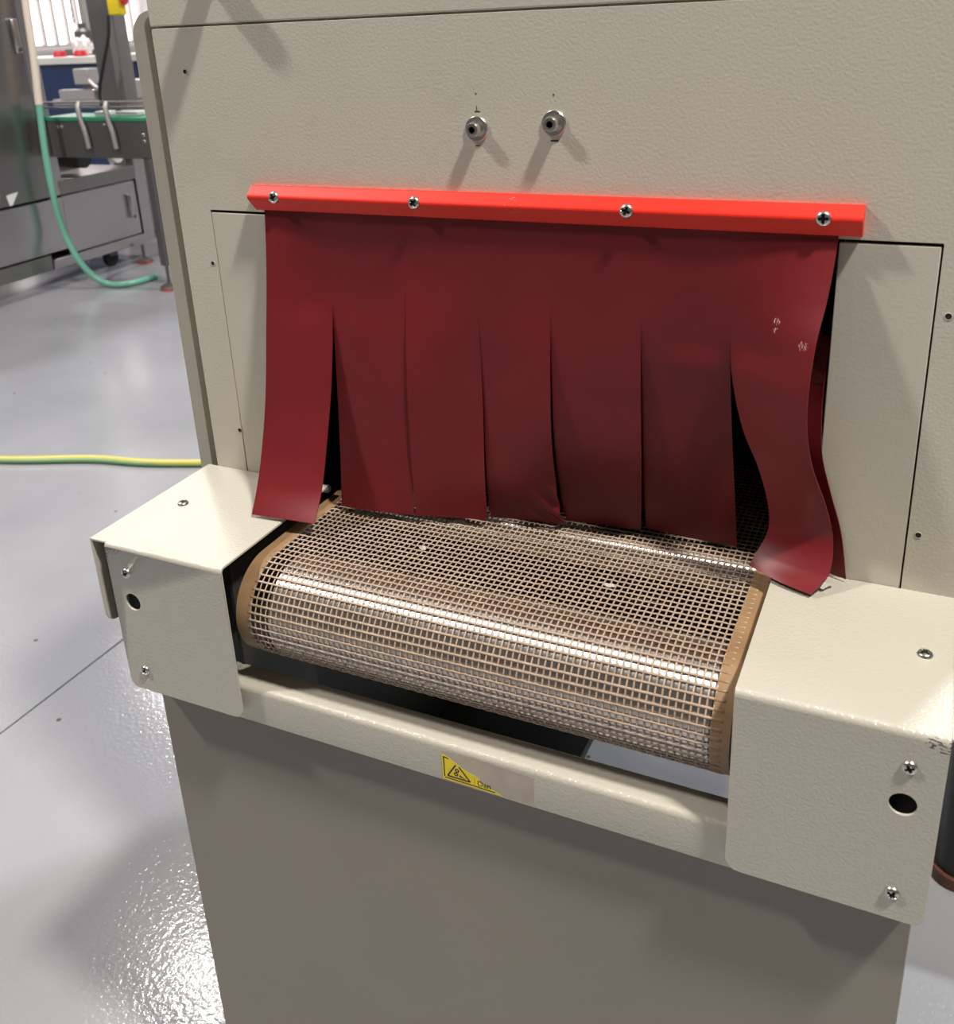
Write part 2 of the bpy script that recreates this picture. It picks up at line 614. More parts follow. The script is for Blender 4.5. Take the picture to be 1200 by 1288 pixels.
for lo, hi in (((0.2172, 0.3470), (0.2176, 0.3505)), ((0.2155, 0.3462), (0.2200, 0.3469)), ((0.2150, 0.3206), (0.2185, 0.3213)),
               ((0.2166, 0.3590), (0.2176, 0.3600)), ((0.2770, 0.3246), (0.2832, 0.3258)), ((0.2792, 0.3577), (0.2804, 0.3584)), ((0.2796, 0.3572), (0.2800, 0.3590))):
    box('pen_mark', (lo[0], -0.0002, lo[1]), (hi[0], 0.0002, hi[1]), M_INK, front, 0)
# ---- knob just above the picture's upper edge
bm = bmesh.new()
lathe(bm, [(0, 0.029), (0.011, 0.029), (0.0125, 0.026), (0.0125, 0.012), (0.0112, 0.010), (0.011, 0.002), (0.015, 0.002), (0.015, 0.0)],
      lambda x, y, h: (-0.020 + x, -h, 0.4600 + y), 32)
finish('knob', bm, M_STEEL, HT, 35)

# ---- red clamping bar, folded profile, with four cross screws
bm = bmesh.new()
prof = [(0.0, 0.2850), (-0.0045, 0.2862), (-0.0065, 0.2858), (-0.0131, 0.2792), (-0.0137, 0.2781), (-0.0139, 0.2769), (-0.0137, 0.2759), (-0.0131, 0.2748), (-0.0078, 0.2656), (-0.0068, 0.2650), (0.0, 0.2650)]
xl, xr = 0.0008, 0.5005
A = [bm.verts.new((xl + (0.003 if 0.270 > z else (0.0 if y > -0.01 else -0.0)), y, z)) for y, z in prof]
B = [bm.verts.new((xr, y, z)) for y, z in prof]
for i in range(len(prof) - 1):
    bm.faces.new((A[i], A[i + 1], B[i + 1], B[i]))
bm.faces.new(A)
bm.faces.new(list(reversed(B)))
bar = finish('curtain_bar', bm, M_BAR, HT, 9)
bar['label'] = 'bright red clamping bar'
for x in (0.0285, 0.1645, 0.3395, 0.4755):
    screw((x, -0.0128, 0.2774), (0, -1, 0.12), bar, spin=0.2 + x * 3, s=1.02)

# ---- strip curtain
# edge curves: (Z, X, Y) from the clamped top to the free end
TOPZ, HEADZ = 0.2700, 0.2200


def Ecurve(pts):
    pts = sorted(pts, key=lambda p: -p[0])

    def f(z):
        if z >= pts[0][0]:
            return Vector((pts[0][1], pts[0][2], z))
        if z <= pts[-1][0]:
            return Vector((pts[-1][1], pts[-1][2], z))
        for i in range(len(pts) - 1):
            if pts[i][0] >= z >= pts[i + 1][0]:
                break
        p1, p2 = pts[i], pts[i + 1]
        p0 = pts[i - 1] if i > 0 else p1
        p3 = pts[i + 2] if i + 2 < len(pts) else p2
        h = p2[0] - p1[0]
        t = (z - p1[0]) / h
        res = []
        for c in (1, 2):
            m1 = (p2[c] - p0[c]) / (p2[0] - p0[0]) * h
            m2 = (p3[c] - p1[c]) / (p3[0] - p1[0]) * h
            res.append((2 * t ** 3 - 3 * t * t + 1) * p1[c] + (t ** 3 - 2 * t * t + t) * m1 + (-2 * t ** 3 + 3 * t * t) * p2[c] + (t ** 3 - t * t) * m2)
        return Vector((res[0], res[1], z))
    f.zb = pts[-1][0]
    return f


def top2(x):
    return [(0.2830, x, -0.0045), (0.2650, x, -0.0060)]


EDGES = [  # (edge seen as right side of the strip before, edge as left side of the strip after, slit start)
    (None, Ecurve(top2(0.012) + [(0.2129, 0.0122, -0.0142), (0.1574, 0.012, -0.0254), (0.101, 0.012, -0.038), (0.0594, 0.012, -0.0512), (0.0300, 0.0125, -0.0640), (0.0035, 0.0136, -0.0800)]), 0),
    (Ecurve(top2(0.0726) + [(0.230, 0.0726, -0.0050), (0.1863, 0.0726, -0.006), (0.1169, 0.0726, -0.0197), (0.0624, 0.0726, -0.0373), (0.0260, 0.0735, -0.0530), (0.0035, 0.0776, -0.0750)]),
     Ecurve(top2(0.0726) + [(0.230, 0.0726, -0.0050), (0.1863, 0.0726, -0.006), (0.1138, 0.0726, -0.0111), (0.0535, 0.0726, -0.0164), (-0.0050, 0.0722, -0.0230)]), 0.186),
    (Ecurve(top2(0.148) + [(0.2162, 0.148, -0.0059), (0.1456, 0.148, -0.0129), (0.066, 0.148, -0.0165), (-0.003, 0.1465, -0.0195)]),
     Ecurve(top2(0.148) + [(0.2162, 0.148, -0.0059), (0.1456, 0.148, -0.0149), (0.066, 0.148, -0.0193), (-0.004, 0.1478, -0.0185)]), 0.216),
    (Ecurve(top2(0.2134) + [(0.194, 0.2134, -0.006), (0.1136, 0.2134, -0.0049), (0.0403, 0.2132, -0.0074), (-0.004, 0.2120, -0.0040)]),
     Ecurve(top2(0.2134) + [(0.194, 0.2134, -0.006), (0.113, 0.2134, -0.0033), (0.0389, 0.2132, -0.0030), (-0.005, 0.2110, 0.0050)]), 0.194),
    (Ecurve(top2(0.2763) + [(0.1958, 0.2763, -0.006), (0.1367, 0.2763, -0.009), (0.0802, 0.2763, -0.0082), (0.0132, 0.2766, 0.0078), (-0.0065, 0.2784, 0.0194)]),
     Ecurve(top2(0.2763) + [(0.1958, 0.2763, -0.006), (0.1354, 0.2763, -0.0050), (0.0779, 0.2763, -0.0010), (0.0188, 0.2764, 0.0135), (-0.0065, 0.2768, 0.0240)]), 0.196),
    (Ecurve(top2(0.3495) + [(0.1955, 0.3495, -0.006), (0.1296, 0.3495, -0.0026), (0.0588, 0.3485, 0.0060), (-0.006, 0.3425, 0.0300)]),
     Ecurve(top2(0.3495) + [(0.1955, 0.3495, -0.006), (0.1279, 0.3496, 0.002), (0.0544, 0.3485, 0.0140), (-0.006, 0.3455, 0.0350)]), 0.195),
    (Ecurve(top2(0.4172) + [(0.1831, 0.4172, -0.006), (0.1218, 0.4183, 0.006), (0.0468, 0.4212, 0.022), (-0.007, 0.4237, 0.0324)]),
     Ecurve(top2(0.4172) + [(0.1831, 0.4174, -0.006), (0.1535, 0.421, -0.009), (0.1177, 0.4308, -0.012), (0.0856, 0.4437, -0.009), (0.0499, 0.4517, -0.002), (0.0285, 0.4516, -0.001), (0.0045, 0.4413, -0.014)]), 0.183),
    (Ecurve(top2(0.4855) + [(0.2481, 0.4849, -0.012), (0.2231, 0.4830, -0.023), (0.1929, 0.4792, -0.036), (0.1497, 0.4783, -0.045), (0.1121, 0.4830, -0.04), (0.0657, 0.4947, -0.018), (0.0366, 0.5007, -0.011), (0.0133, 0.5006, -0.024), (0.0036, 0.4907, -0.038)]), None, 0),
]
NS = 7


def shared_above(fa, fb, slit):
    """both sides of a slit follow one curve above its upper end"""
    def side(own):
        def f(z):
            return (fa(z) + fb(z)) / 2 if z >= slit else own(z)
        f.zb = own.zb
        return f
    return side(fa), side(fb)


EDGES = [(None if a is None else a, b, sl) if (a is None or b is None) else (*shared_above(a, b, sl), sl) for a, b, sl in EDGES]


def sstep(a, b, x):
    t = max(0.0, min(1.0, (x - a) / (b - a)))
    return t * t * (3 - 2 * t)


def strip_point(i, s, t, z0=None):
    """strip i (0..6), s across 0..1, z from HEADZ/TOPZ down by t"""
    L = EDGES[i][1]
    R = EDGES[i + 1][0]
    zt = TOPZ if z0 is None else z0
    zl = zt + (L.zb - zt) * t
    zr = zl + (R.zb - L.zb) * sstep(0.35, 1.0, t)
    P0, P1 = L(zl), R(zr)
    D = P1 - P0
    w = max(1e-4, abs(D.x))
    T0 = D.copy()
    T1 = D.copy()
    if i > 0:
        c = sstep(EDGES[i][2] - 0.025, EDGES[i][2] - 0.001, zl)
        Q = EDGES[i - 1][1](max(zl, EDGES[i - 1][1].zb))
        Dp = (P0 - Q) * (w / max(1e-4, abs(P0.x - Q.x)))
        T0 = D.lerp((D + Dp) / 2, c)
    if i < NS - 1:
        c = sstep(EDGES[i + 1][2] - 0.025, EDGES[i + 1][2] - 0.001, zr)
        Q = EDGES[i + 2][0](max(zr, EDGES[i + 2][0].zb))
        Dn = (Q - P1) * (w / max(1e-4, abs(Q.x - P1.x)))
        T1 = D.lerp((D + Dn) / 2, c)
    h = (2 * s ** 3 - 3 * s * s + 1, s ** 3 - 2 * s * s + s, -2 * s ** 3 + 3 * s * s, s ** 3 - s * s)
    P = P0 * h[0] + T0 * h[1] + P1 * h[2] + T1 * h[3]
    low = 1 - sstep(0.05, 0.19, P.z)
    if i == 3:    # crumpled lower corner
        k = (1 - sstep(0.0, 0.05, P.z)) * sstep(0.45, 1.0, s)
        P.y += k * 0.0022 * math.sin(s * 16 + P.z * 260) - k * 0.002
    if i in (1, 2, 4, 5):
        P.y -= low * 0.0022 * math.sin(math.pi * s) * (1 if i % 2 else -0.7)
    if i == 6:
        P.y -= 0.003 * math.sin(math.pi * s) * low
    return P


def sheet_mesh(name, fn, nrow, ncol, parent, th=0.0008, rims=('l', 'r', 'b')):
    """fn(r, c) with real r, c -> point; two skins along the exact normal plus rims"""
    P, N = [], []
    e = 0.02
    for r in range(nrow):
        for c in range(ncol):
            ca, cb = max(0, c - e), min(ncol - 1, c + e)
            ra, rb = max(0, r - e), min(nrow - 1, r + e)
            n = (fn(r, cb) - fn(r, ca)).cross(fn(rb, c) - fn(ra, c))
            n.normalize()
            if n.y > 0:
                n = -n
            P.append(fn(r, c))
            N.append(n)
    k = nrow * ncol
    V = [p + n * (th / 2) for p, n in zip(P, N)] + [p - n * (th / 2) for p, n in zip(P, N)]
    F, LN = [], []
    ix = lambda r, c: r * ncol + c
    for r in range(nrow - 1):
        for c in range(ncol - 1):
            q = (ix(r, c), ix(r + 1, c), ix(r + 1, c + 1), ix(r, c + 1))
            F.append(q)
            LN += [N[i] for i in q]
            q2 = tuple(k + i for i in reversed(q))
            F.append(q2)
            LN += [-N[i - k] for i in q2]
    edges = []
    if 'l' in rims:
        edges += [(ix(r, 0), ix(r + 1, 0), -1) for r in range(nrow - 1)]
    if 'r' in rims:
        edges += [(ix(r, ncol - 1), ix(r + 1, ncol - 1), 1) for r in range(nrow - 1)]
    if 'b' in rims:
        edges += [(ix(nrow - 1, c), ix(nrow - 1, c + 1), 0) for c in range(ncol - 1)]
    for a, b, sd in edges:
        q = (a, b, k + b, k + a)
        n = (V[b] - V[a]).cross(V[k + a] - V[a]).normalized()
        want = Vector((sd, 0, 0)) if sd else Vector((0, 0, -1))
        if n.dot(want) < 0:
            q = tuple(reversed(q))
            n = -n
        F.append(q)
        LN += [n] * 4
    me = bpy.data.meshes.new(name)
    me.from_pydata([tuple(v) for v in V], [], F)
    me.update()
    o = link(name, me, M_CURT, parent, 0)
    me.shade_smooth()
    me.normals_split_custom_set([tuple(n) for n in LN])
    return o


HC = 13


def _pt_at_z(i, s, z):
    L = EDGES[i][1]
    return strip_point(i, s, (z - TOPZ) / (L.zb - TOPZ))


def head_fn(r, c):
    i = min(NS - 1, int(c // (HC - 1)))
    return _pt_at_z(i, c / (HC - 1) - i, TOPZ + (HEADZ - TOPZ) * r / 12)


curtain = sheet_mesh('strip_curtain', head_fn, 13, NS * (HC - 1) + 1, HT, rims=('l', 'r'))
curtain['label'] = 'dark red slit curtain sheet'


def strip_fn(i, n):
    L = EDGES[i][1]
    t0 = (HEADZ - TOPZ) / (L.zb - TOPZ)
    return lambda r, c: strip_point(i, c / 14, t0 + (1 - t0) * r / (n - 1))


for i in range(NS):
    sheet_mesh('strip', strip_fn(i, 64), 64, 15, curtain)

# inner curtain layer seen behind the outer strips
E8 = Ecurve([(0.270, 0.4850, 0.004), (0.1925, 0.4850, 0.004), (0.1453, 0.4838, 0.0), (0.1041, 0.4871, -0.006), (0.0731, 0.4956, -0.006), (0.0406, 0.5053, -0.004), (0.0030, 0.5121, -0.006)])


def inner_fn(x0, x1, y, zt, zb):
    def f(r, c):
        s = c / 6
        z = zt + (zb - zt) * r / 30
        return Vector((x0 + (x1 - x0) * s, y, z))
    return f


def inner_right(r, c):
    s = c / 6
    z = 0.190 + (0.003 - 0.190) * r / 30
    P = E8(z - 0.012 * (1 - s) * (1 if r < 5 else 0))
    P.z = z
    k = r / 30
    return P + Vector((-(1 - s) * 0.034 * min(1, 0.25 + k * 2), 0.012 * (1 - s), 0))


ir = sheet_mesh('inner_strip', inner_right, 31, 7, curtain)
sheet_mesh('inner_strip', inner_fn(0.325, 0.365, 0.046, 0.265, 0.004), 31, 7, curtain)
sheet_mesh('inner_strip', inner_fn(0.055, 0.125, 0.030, 0.265, 0.018), 31, 7, curtain)

# ---- guards left and right of the belt (folded sheet with front, outer flange)
ZB = -0.151


def guard(mirror):
    def X(x):
        return mir(x) if mirror else x
    bm = bmesh.new()
    xo, xf, xi = -0.1018, -0.0842, 0.0434
    # top sheet with front bend, swept along X
    r = 0.005
    prof = [(0.0, 0.0)] + [(-0.163 + r + r * math.cos(math.pi / 2 + a), -r + r * math.sin(math.pi / 2 + a)) for a in [math.pi / 2 * k / 6 for k in range(7)]]
    inn = [(0.0, -0.002)] + [(-0.163 + r + (r - 0.002) * math.cos(math.pi / 2 + a), -r + (r - 0.002) * math.sin(math.pi / 2 + a)) for a in [math.pi / 2 * k / 6 for k in range(7)]]
    loop = prof + list(reversed(inn))
    A = [bm.verts.new((X(xf), y, z)) for y, z in loop]
    B = [bm.verts.new((X(xi), y, z)) for y, z in loop]
    n = len(loop)
    for i in range(n):
        bm.faces.new((A[i], A[(i + 1) % n], B[(i + 1) % n], B[i]))
    m = len(prof)
    for S in (A, B):
        for i in range(m - 1):
            bm.faces.new((S[i], S[i + 1], S[n - 2 - i], S[n - 1 - i]))
    # outer lip of the top sheet
    bx(bm, (min(X(xo), X(xf)), -0.1615, -0.002), (max(X(xo), X(xf)), 0.0, 0.0))
    # front sheet with inspection hole
    o2 = [(xf, -r), (xf, ZB), (xi, ZB), (xi, -r)]
    o2 = round_poly(o2, [0, 0.009, 0.010, 0], 6)
    hole = circle2(-0.0626, -0.0560, 0.0083, 28)
    fr = (lambda a, b, c: (X(a), -0.163 + c, b))
    plate(bm, o2, [hole], fr, 0.002)
    # outer flange
    fl2 = round_poly([(-0.1615, -0.001), (-0.1615, -0.089), (-0.004, -0.089), (-0.004, -0.001)], [0, 0.012, 0, 0], 6)
    plate(bm, fl2, [], lambda a, b, c: (X(xo + c), a, b), 0.002)
    g = finish('end_guard', bm, M_GUARD, HT, 35, 0.0005, 2)
    for z, sp in ((-0.0265, 0.5), (-0.1285, 1.1)):
        screw((X(-0.0635), -0.163, z), (0, -1, 0), g, sp, s=0.95)
    screw((X(-0.0665), -0.080, 0.0), (0, 0, 1), g, 0.8, s=1.0)
    # black block added behind the inspection hole to paint its dark interior
    bm = bmesh.new()
    bx(bm, (min(X(-0.082), X(-0.045)), -0.150, -0.150), (max(X(-0.082), X(-0.045)), -0.020, -0.006))
    finish('hole_dark_block', bm, M_BLACK, HT, 30, 0.001)
    return g


guard(False)
guard(True)

# ---- crossbar under the belt
bm = bmesh.new()
pr = round_poly([(-0.155, -0.1585), (-0.155, -0.1215), (-0.1275, -0.1215), (-0.1275, -0.1585)], [0.001, 0.0055, 0.002, 0.001], 6)
plate(bm, pr, [], lambda a, b, c: (-0.074 + c, a, b), 0.6555)
xbar = finish('crossbar', bm, M_GUARD, HT, 30)

# ---- warning sticker, half torn off, with the glue it left behind


def lab(a, b, c=0.0):
    """sticker coords: a right, b up, metres, from its lower left corner"""
    return (0.2345 + a, -0.1551 - c, -0.1563 + b)


def flat(name, poly, material, parent, lift, th=0.0001):
    b_ = bmesh.new()
    plate(b_, poly, [], lambda a, b, c: lab(a, b, lift - c), th)
    return finish(name, b_, material, parent, 0)


glue = flat('glue_residue', [(0.0, 0.002), (0.078, 0.0005), (0.079, 0.0270), (0.030, 0.0292), (0.012, 0.0285), (0.0, 0.0275)], M_GLUE, xbar, 0.00004, 0.00003)
sticker = flat('warning_sticker', [(0.0, 0.0), (0.0525, -0.0002), (0.048, 0.0018), (0.0400, 0.0042), (0.0335, 0.0062), (0.0325, 0.0105), (0.0290, 0.0118),
                                   (0.0240, 0.0135), (0.0185, 0.0155), (0.0120, 0.0195), (0.0040, 0.0235), (0.0, 0.0250)], M_YEL, xbar, 0.00022)
sticker['label'] = 'torn yellow warning sticker'


def stroke(p, q, w, lift=0.0003):
    p, q = Vector(p), Vector(q)
    d = (q - p).normalized()
    nn = Vector((-d.y, d.x)) * w / 2
    return [tuple(p + nn), tuple(p - nn), tuple(q - nn), tuple(q + nn)]


b_ = bmesh.new()
LF = lambda a, b, c: lab(a, b, 0.00028 - c)
T0, T1, T2 = (0.0045, 0.0045), (0.0245, 0.0045), (0.0135, 0.0185)
for p, q in ((T0, T1), (T0, (0.0122, 0.0170)), (T1, (0.0150, 0.0165)), ((0.0018, 0.0030), (0.0018, 0.0225)), ((0.0018, 0.0225), (0.0060, 0.0215)),
             ((0.0020, 0.0022), (0.0460, 0.0016))):
    plate(b_, stroke(p, q, 0.0010 if p[0] < 0.003 else 0.0013), [], LF, 0.00005)
for cx, cy, rr in ((0.0122, 0.0082, 0.0018), (0.0132, 0.0120, 0.0018)):      # the two gears
    gear = []
    for k in range(24):
        a = 2 * math.pi * k / 24
        q = rr * (1.22 if k % 4 < 2 else 0.92)
        gear.append((cx + q * math.cos(a), cy + q * math.sin(a)))
    plate(b_, gear, [circle2(cx, cy, rr * 0.45, 10)], LF, 0.00005)
plate(b_, [(0.0155, 0.0085), (0.0185, 0.0066), (0.0210, 0.0056), (0.0175, 0.0060), (0.0150, 0.0066)], [], LF, 0.00005)
finish('warning_pictogram', b_, M_INK, sticker, 0)
flat('dividing_line', [(0.0283, 0.0035), (0.0287, 0.0035), (0.0287, 0.0105), (0.0283, 0.0105)], mat('orange_ink', (0.45, 0.16, 0.02), 0.5), sticker, 0.0003)
cu = bpy.data.curves.new('warning_text', 'FONT')
cu.body = 'Dan'
cu.size = 0.0072
cu.extrude = 0.00002
to = bpy.data.objects.new('warning_text_curve', cu)
COL.objects.link(to)
dg = bpy.context.evaluated_depsgraph_get()
tm = bpy.data.meshes.new_from_object(to.evaluated_get(dg))
bpy.data.objects.remove(to)
tm.transform(Matrix.Translation(Vector(lab(0.0305, 0.0034, 0.00030))) @ Matrix.Rotation(math.pi / 2, 4, 'X'))
tm.materials.clear()
link('warning_lettering', tm, M_INK, sticker, 0)

# ---- lower cabinet: front sheet, side sheet added for darkness, legs
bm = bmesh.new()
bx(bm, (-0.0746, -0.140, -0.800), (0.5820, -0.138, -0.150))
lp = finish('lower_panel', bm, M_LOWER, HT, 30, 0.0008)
for x in (-0.0746, 0.542):
    for y in (-0.137, 0.78):
        box('leg', (x, y, FLOOR), (x + 0.04, y + 0.04, -0.02 if y > 0 else -0.165), M_PAINT, HT, 0.002)
box('shade_side_panel', (-0.0746, -0.09, -0.80), (-0.0726, 0.78, -0.16), M_PAINT, HT, 0.0005)  # unseen panel added to keep the left inside dark
box('shade_side_liner', (-0.0722, -0.088, -0.79), (-0.0700, 0.775, -0.17), M_DARKPL, HT, 0.0005)  # dark sheet added to blacken that panel's lit inner face
box('conveyor_plate', (0.020, -0.130, -0.27), (0.024, -0.028, -0.020), M_DARKPL, HT, 0.0005)
box('conveyor_plate', (0.4795, -0.130, -0.27), (0.4835, -0.028, -0.020), M_DARKPL, HT, 0.0005)
for x in (0.020, 0.4795):
    box('conveyor_rail', (x, -0.027, -0.127), (x + 0.004, 0.14, -0.020), M_DARKPL, HT, 0.0005)
box('motor_tray', (-0.07, 0.10, -0.62), (0.16, 0.78, -0.60), M_DARKPL, HT, 0.002)

# ---- belt: path, wefts, warps, edge tapes
ZT, RB, YC = -0.0120, 0.0455, -0.1080
Y_IN = 0.20
FLATL = Y_IN - YC
ARC = math.pi * RB
TOTAL = FLATL * 2 + ARC


def bpath(s):
    """centre line point (y,z) and outward normal at arc length s; starts inside on top"""
    if s < FLATL:
        return (Y_IN - s, ZT), (0, 1)
    s2 = s - FLATL
    if s2 < ARC:
        a = math.pi / 2 + s2 / RB
        return (YC + RB * math.cos(a), ZT - RB + RB * math.sin(a)), (math.cos(a), math.sin(a))
    s3 = s2 - ARC
    return (YC + s3, ZT - 2 * RB), (0, -1)


MX0, MX1 = 0.0585, 0.4440
NW = 75
PX = (MX1 - MX0) / NW
PS = 0.0066
NWE = int(TOTAL / PS)


def ring_tube(V, F, centres, a_w, n_h, n=6):
    """centres: list (pos, side vec, normal vec); elliptical section"""
    b0 = len(V)
    for c, sd, nm in centres:
        for k in range(n):
            a = 2 * math.pi * k / n
            V.append(c + sd * (a_w * math.cos(a)) + nm * (n_h * math.sin(a)))
    m = len(centres)
    for i in range(m - 1):
        for k in range(n):
            p = b0 + i * n + k
            q = b0 + i * n + (k + 1) % n
            F.append((p, q, q + n, p + n))


V, F = [], []
for j in range(NWE):
    s = (j + 0.5) * PS
    (y, z), (ny, nz) = bpath(s)
    (y2, z2), _ = bpath(min(TOTAL, s + 0.0005))
    tv = Vector((0, y2 - y, z2 - z)).normalized()
    nv = Vector((0, ny, nz))
    cs = []
    jx = random.uniform(-0.00025, 0.00025)
    for i in range(NW * 2 + 1):
        x = MX0 + i * PX / 2
        off = 0.00055 * math.cos(math.pi * i / 2 * 1.0 + math.pi * j) if i % 2 == 0 else 0
        cs.append((Vector((x, y, z)) + nv * (0.00035 + off * 0.5) + tv * jx, tv, nv))
    ring_tube(V, F, cs, 0.00100, 0.00058)
for i in range(NW + 1):
    x = MX0 + i * PX + random.uniform(-0.0001, 0.0001)
    cs = []
    nseg = NWE * 3
    for k in range(nseg + 1):
        s = min(TOTAL - 0.0006, k * TOTAL / nseg)
        (y, z), (ny, nz) = bpath(s)
        nv = Vector((0, ny, nz))
        off = 0.0003 * math.cos(2 * math.pi * (s / PS - 0.5) / 2 + math.pi * i)
        cs.append((Vector((x, y, z)) + nv * off, Vector((1, 0, 0)), nv))
    ring_tube(V, F, cs, 0.00072, 0.00045)
me = bpy.data.meshes.new('belt_mesh')
me.from_pydata([tuple(v) for v in V], [], F)
me.update()
belt = link('conveyor_belt', me, M_MESH, HT, 0)
me.shade_smooth()
belt['kind'] = 'stuff'
belt['label'] = 'brown woven open mesh belt'

for side in (0, 1):
    V, F = [], []
    x0, x1 = (0.0440, 0.0590) if side == 0 else (0.4435, 0.4570)
    nseg = 150
    for k in range(nseg + 1):
        (y, z), (ny, nz) = bpath(min(TOTAL - 1e-4, k * TOTAL / nseg))
        for x, d in ((x0, -0.0006), (x1, -0.0006), (x1, 0.0005), (x0, 0.0005)):
            V.append(Vector((x, y + ny * d, z + nz * d)))
    for k in range(nseg):
        for q in range(4):
            a, b = k * 4 + q, k * 4 + (q + 1) % 4
            F.append((a, b, b + 4, a + 4))
    for j in range(NWE):                         # weft ends showing through the tape
        s = (j + 0.5) * PS
        (y, z), (ny, nz) = bpath(s)
        (y2, z2), _ = bpath(min(TOTAL, s + 0.0005))
        tv = Vector((0, y2 - y, z2 - z)).normalized()
        nv = Vector((0, ny, nz))
        xs = [0.0590, 0.0570, 0.0555] if side == 0 else [0.4435, 0.4475, 0.4505, 0.4515]
        ring_tube(V, F, [(Vector((x, y, z)) + nv * (0.0004 if q < len(xs) - 1 else -0.0003), tv, nv) for q, x in enumerate(xs)], 0.0013, 0.0007)
    me = bpy.data.meshes.new('belt_edge')
    me.from_pydata([tuple(v) for v in V], [], F)
    me.update()
    t = link('belt_edge_tape', me, M_TAPE, belt, 40)
    t['label'] = 'tan edge tape'


def roller(name, y, z, r, x0, x1):
    bm = bmesh.new()
    lathe(bm, [(0, x0 - 0.012), (0.008, x0 - 0.012), (0.008, x0), (r - 0.001, x0), (r, x0 + 0.001), (r, x1 - 0.001), (r - 0.001, x1), (0.008, x1), (0.008, x1 + 0.012), (0, x1 + 0.012)],
          lambda a, b, h: (h, y + a, z + b), 64)
    return finish(name, bm, M_ROLL, HT, 30)


roller('drive_roller', YC, ZT - RB, RB - 0.0011, 0.075, 0.443)
roller('support_roller', 0.030, ZT - 0.0012 - 0.018, 0.018, 0.06, 0.443)
# white end cap and tan bracket at the tunnel mouth
bm = bmesh.new()
lathe(bm, [(0, 0.006), (0.003, 0.0055), (0.0042, 0.004), (0.0042, -0.02)], lambda a, b, h: (0.031 + h, 0.010 + a, -0.010 + b), 20)
finish('end_cap', bm, M_WHITE, HT, 40)
bm = bmesh.new()
bx(bm, (0.024, 0.002, -0.040), (0.058, 0.006, -0.020))
finish('mouth_bracket', bm, M_TAPE, HT, 30, 0.0006)

# scraps of clear film
def scrap(c, r, label, seed):
    random.seed(seed)
    bm = bmesh.new()
    n = 9
    ctr = bm.verts.new((c[0], c[1], c[2] + r * 0.55))
    ring = [bm.verts.new((c[0] + r * random.uniform(0.5, 1.3) * math.cos(2 * math.pi * k / n), c[1] + r * random.uniform(0.4, 1.0) * math.sin(2 * math.pi * k / n), c[2] + r * random.uniform(0.0, 0.5))) for k in range(n)]
    for k in range(n):
        bm.faces.new((ctr, ring[k], ring[(k + 1) % n]))
    o = finish('film_scrap', bm, M_FILM, None, 0)
    o.modifiers.new('thickness', 'SOLIDIFY').thickness = 0.0002
    tag(o, label, 'scrap', 'scraps of clear film')


M_FILM = mat('clear_film', (0.80, 0.78, 0.74), 0.15)
M_FILM.node_tree.nodes['Principled BSDF'].inputs['Transmission Weight'].default_value = 0.5
scrap((0.1763, -0.0581, -0.0106), 0.0045, 'tiny crumpled clear film scrap on the mesh belt nearer the left guard', 1)
scrap((0.3423, -0.0579, -0.0106), 0.0040, 'tiny crumpled clear film scrap on the mesh belt nearer the right guard', 2)
scrap((0.497, -0.0186, 0.0002), 0.0090, 'clear film scrap under the curling right curtain strip on the cream guard', 3)

# ================================================================== THINGS ON THE FLOOR
# black round-edged base right of the machine
bk = thing('floor_machine', 'black floor unit with rust-brown lower rim standing right of the cream machine', 'equipment', (0.86, 0.78, FLOOR))
bm = bmesh.new()
pr = round_poly([(0.652, 0.59), (1.05, 0.59), (1.05, 0.98), (0.652, 0.98)], [0.03] * 4, 5)
plate(bm, pr, [], lambda a, b, c: (a, b, FLOOR + 0.022 + c), 0.21)
finish('body', bm, M_RUBBER, bk, 30, 0.006)
bm = bmesh.new()
pr = round_poly([(0.646, 0.584), (1.056, 0.584), (1.056, 0.986), (0.646, 0.986)], [0.034] * 4, 5)
plate(bm, pr, [], lambda a, b, c: (a, b, FLOOR + c), 0.022)
finish('base_rim', bm, mat('rust_brown_rim', (0.10, 0.035, 0.02), 0.5), bk, 30, 0.004)

# yellow-green cable across the floor
pts = catmull([(-2.9, 0.98, FLOOR + 0.012), (-2.45, 1.13, FLOOR + 0.012), (-2.0866, 1.2107, FLOOR + 0.012), (-1.80, 1.318, FLOOR + 0.012), (-1.62, 1.352, FLOOR + 0.012), (-1.44, 1.41, FLOOR + 0.012), (-1.05, 1.56, FLOOR + 0.012), (-0.6, 1.66, FLOOR + 0.012)], 10)
cb = thing('floor_cable', 'yellow and green earth cable lying across the grey floor', 'cable', (-1.8, 1.32, FLOOR))
bm = bmesh.new()
tube(bm, pts, 0.0115, 12)
finish('cable_sheath', bm, M_CABLE, cb, 60)
bm = bmesh.new()
hel = []
for i, p in enumerate(pts):
    hel.append(Vector(p) + Vector((0.003, -0.0055 + 0.003 * math.sin(i * 0.16), -0.0025)))
tube(bm, hel, 0.0082, 8)
finish('green_stripe', bm, M_CABLEG, cb, 60)

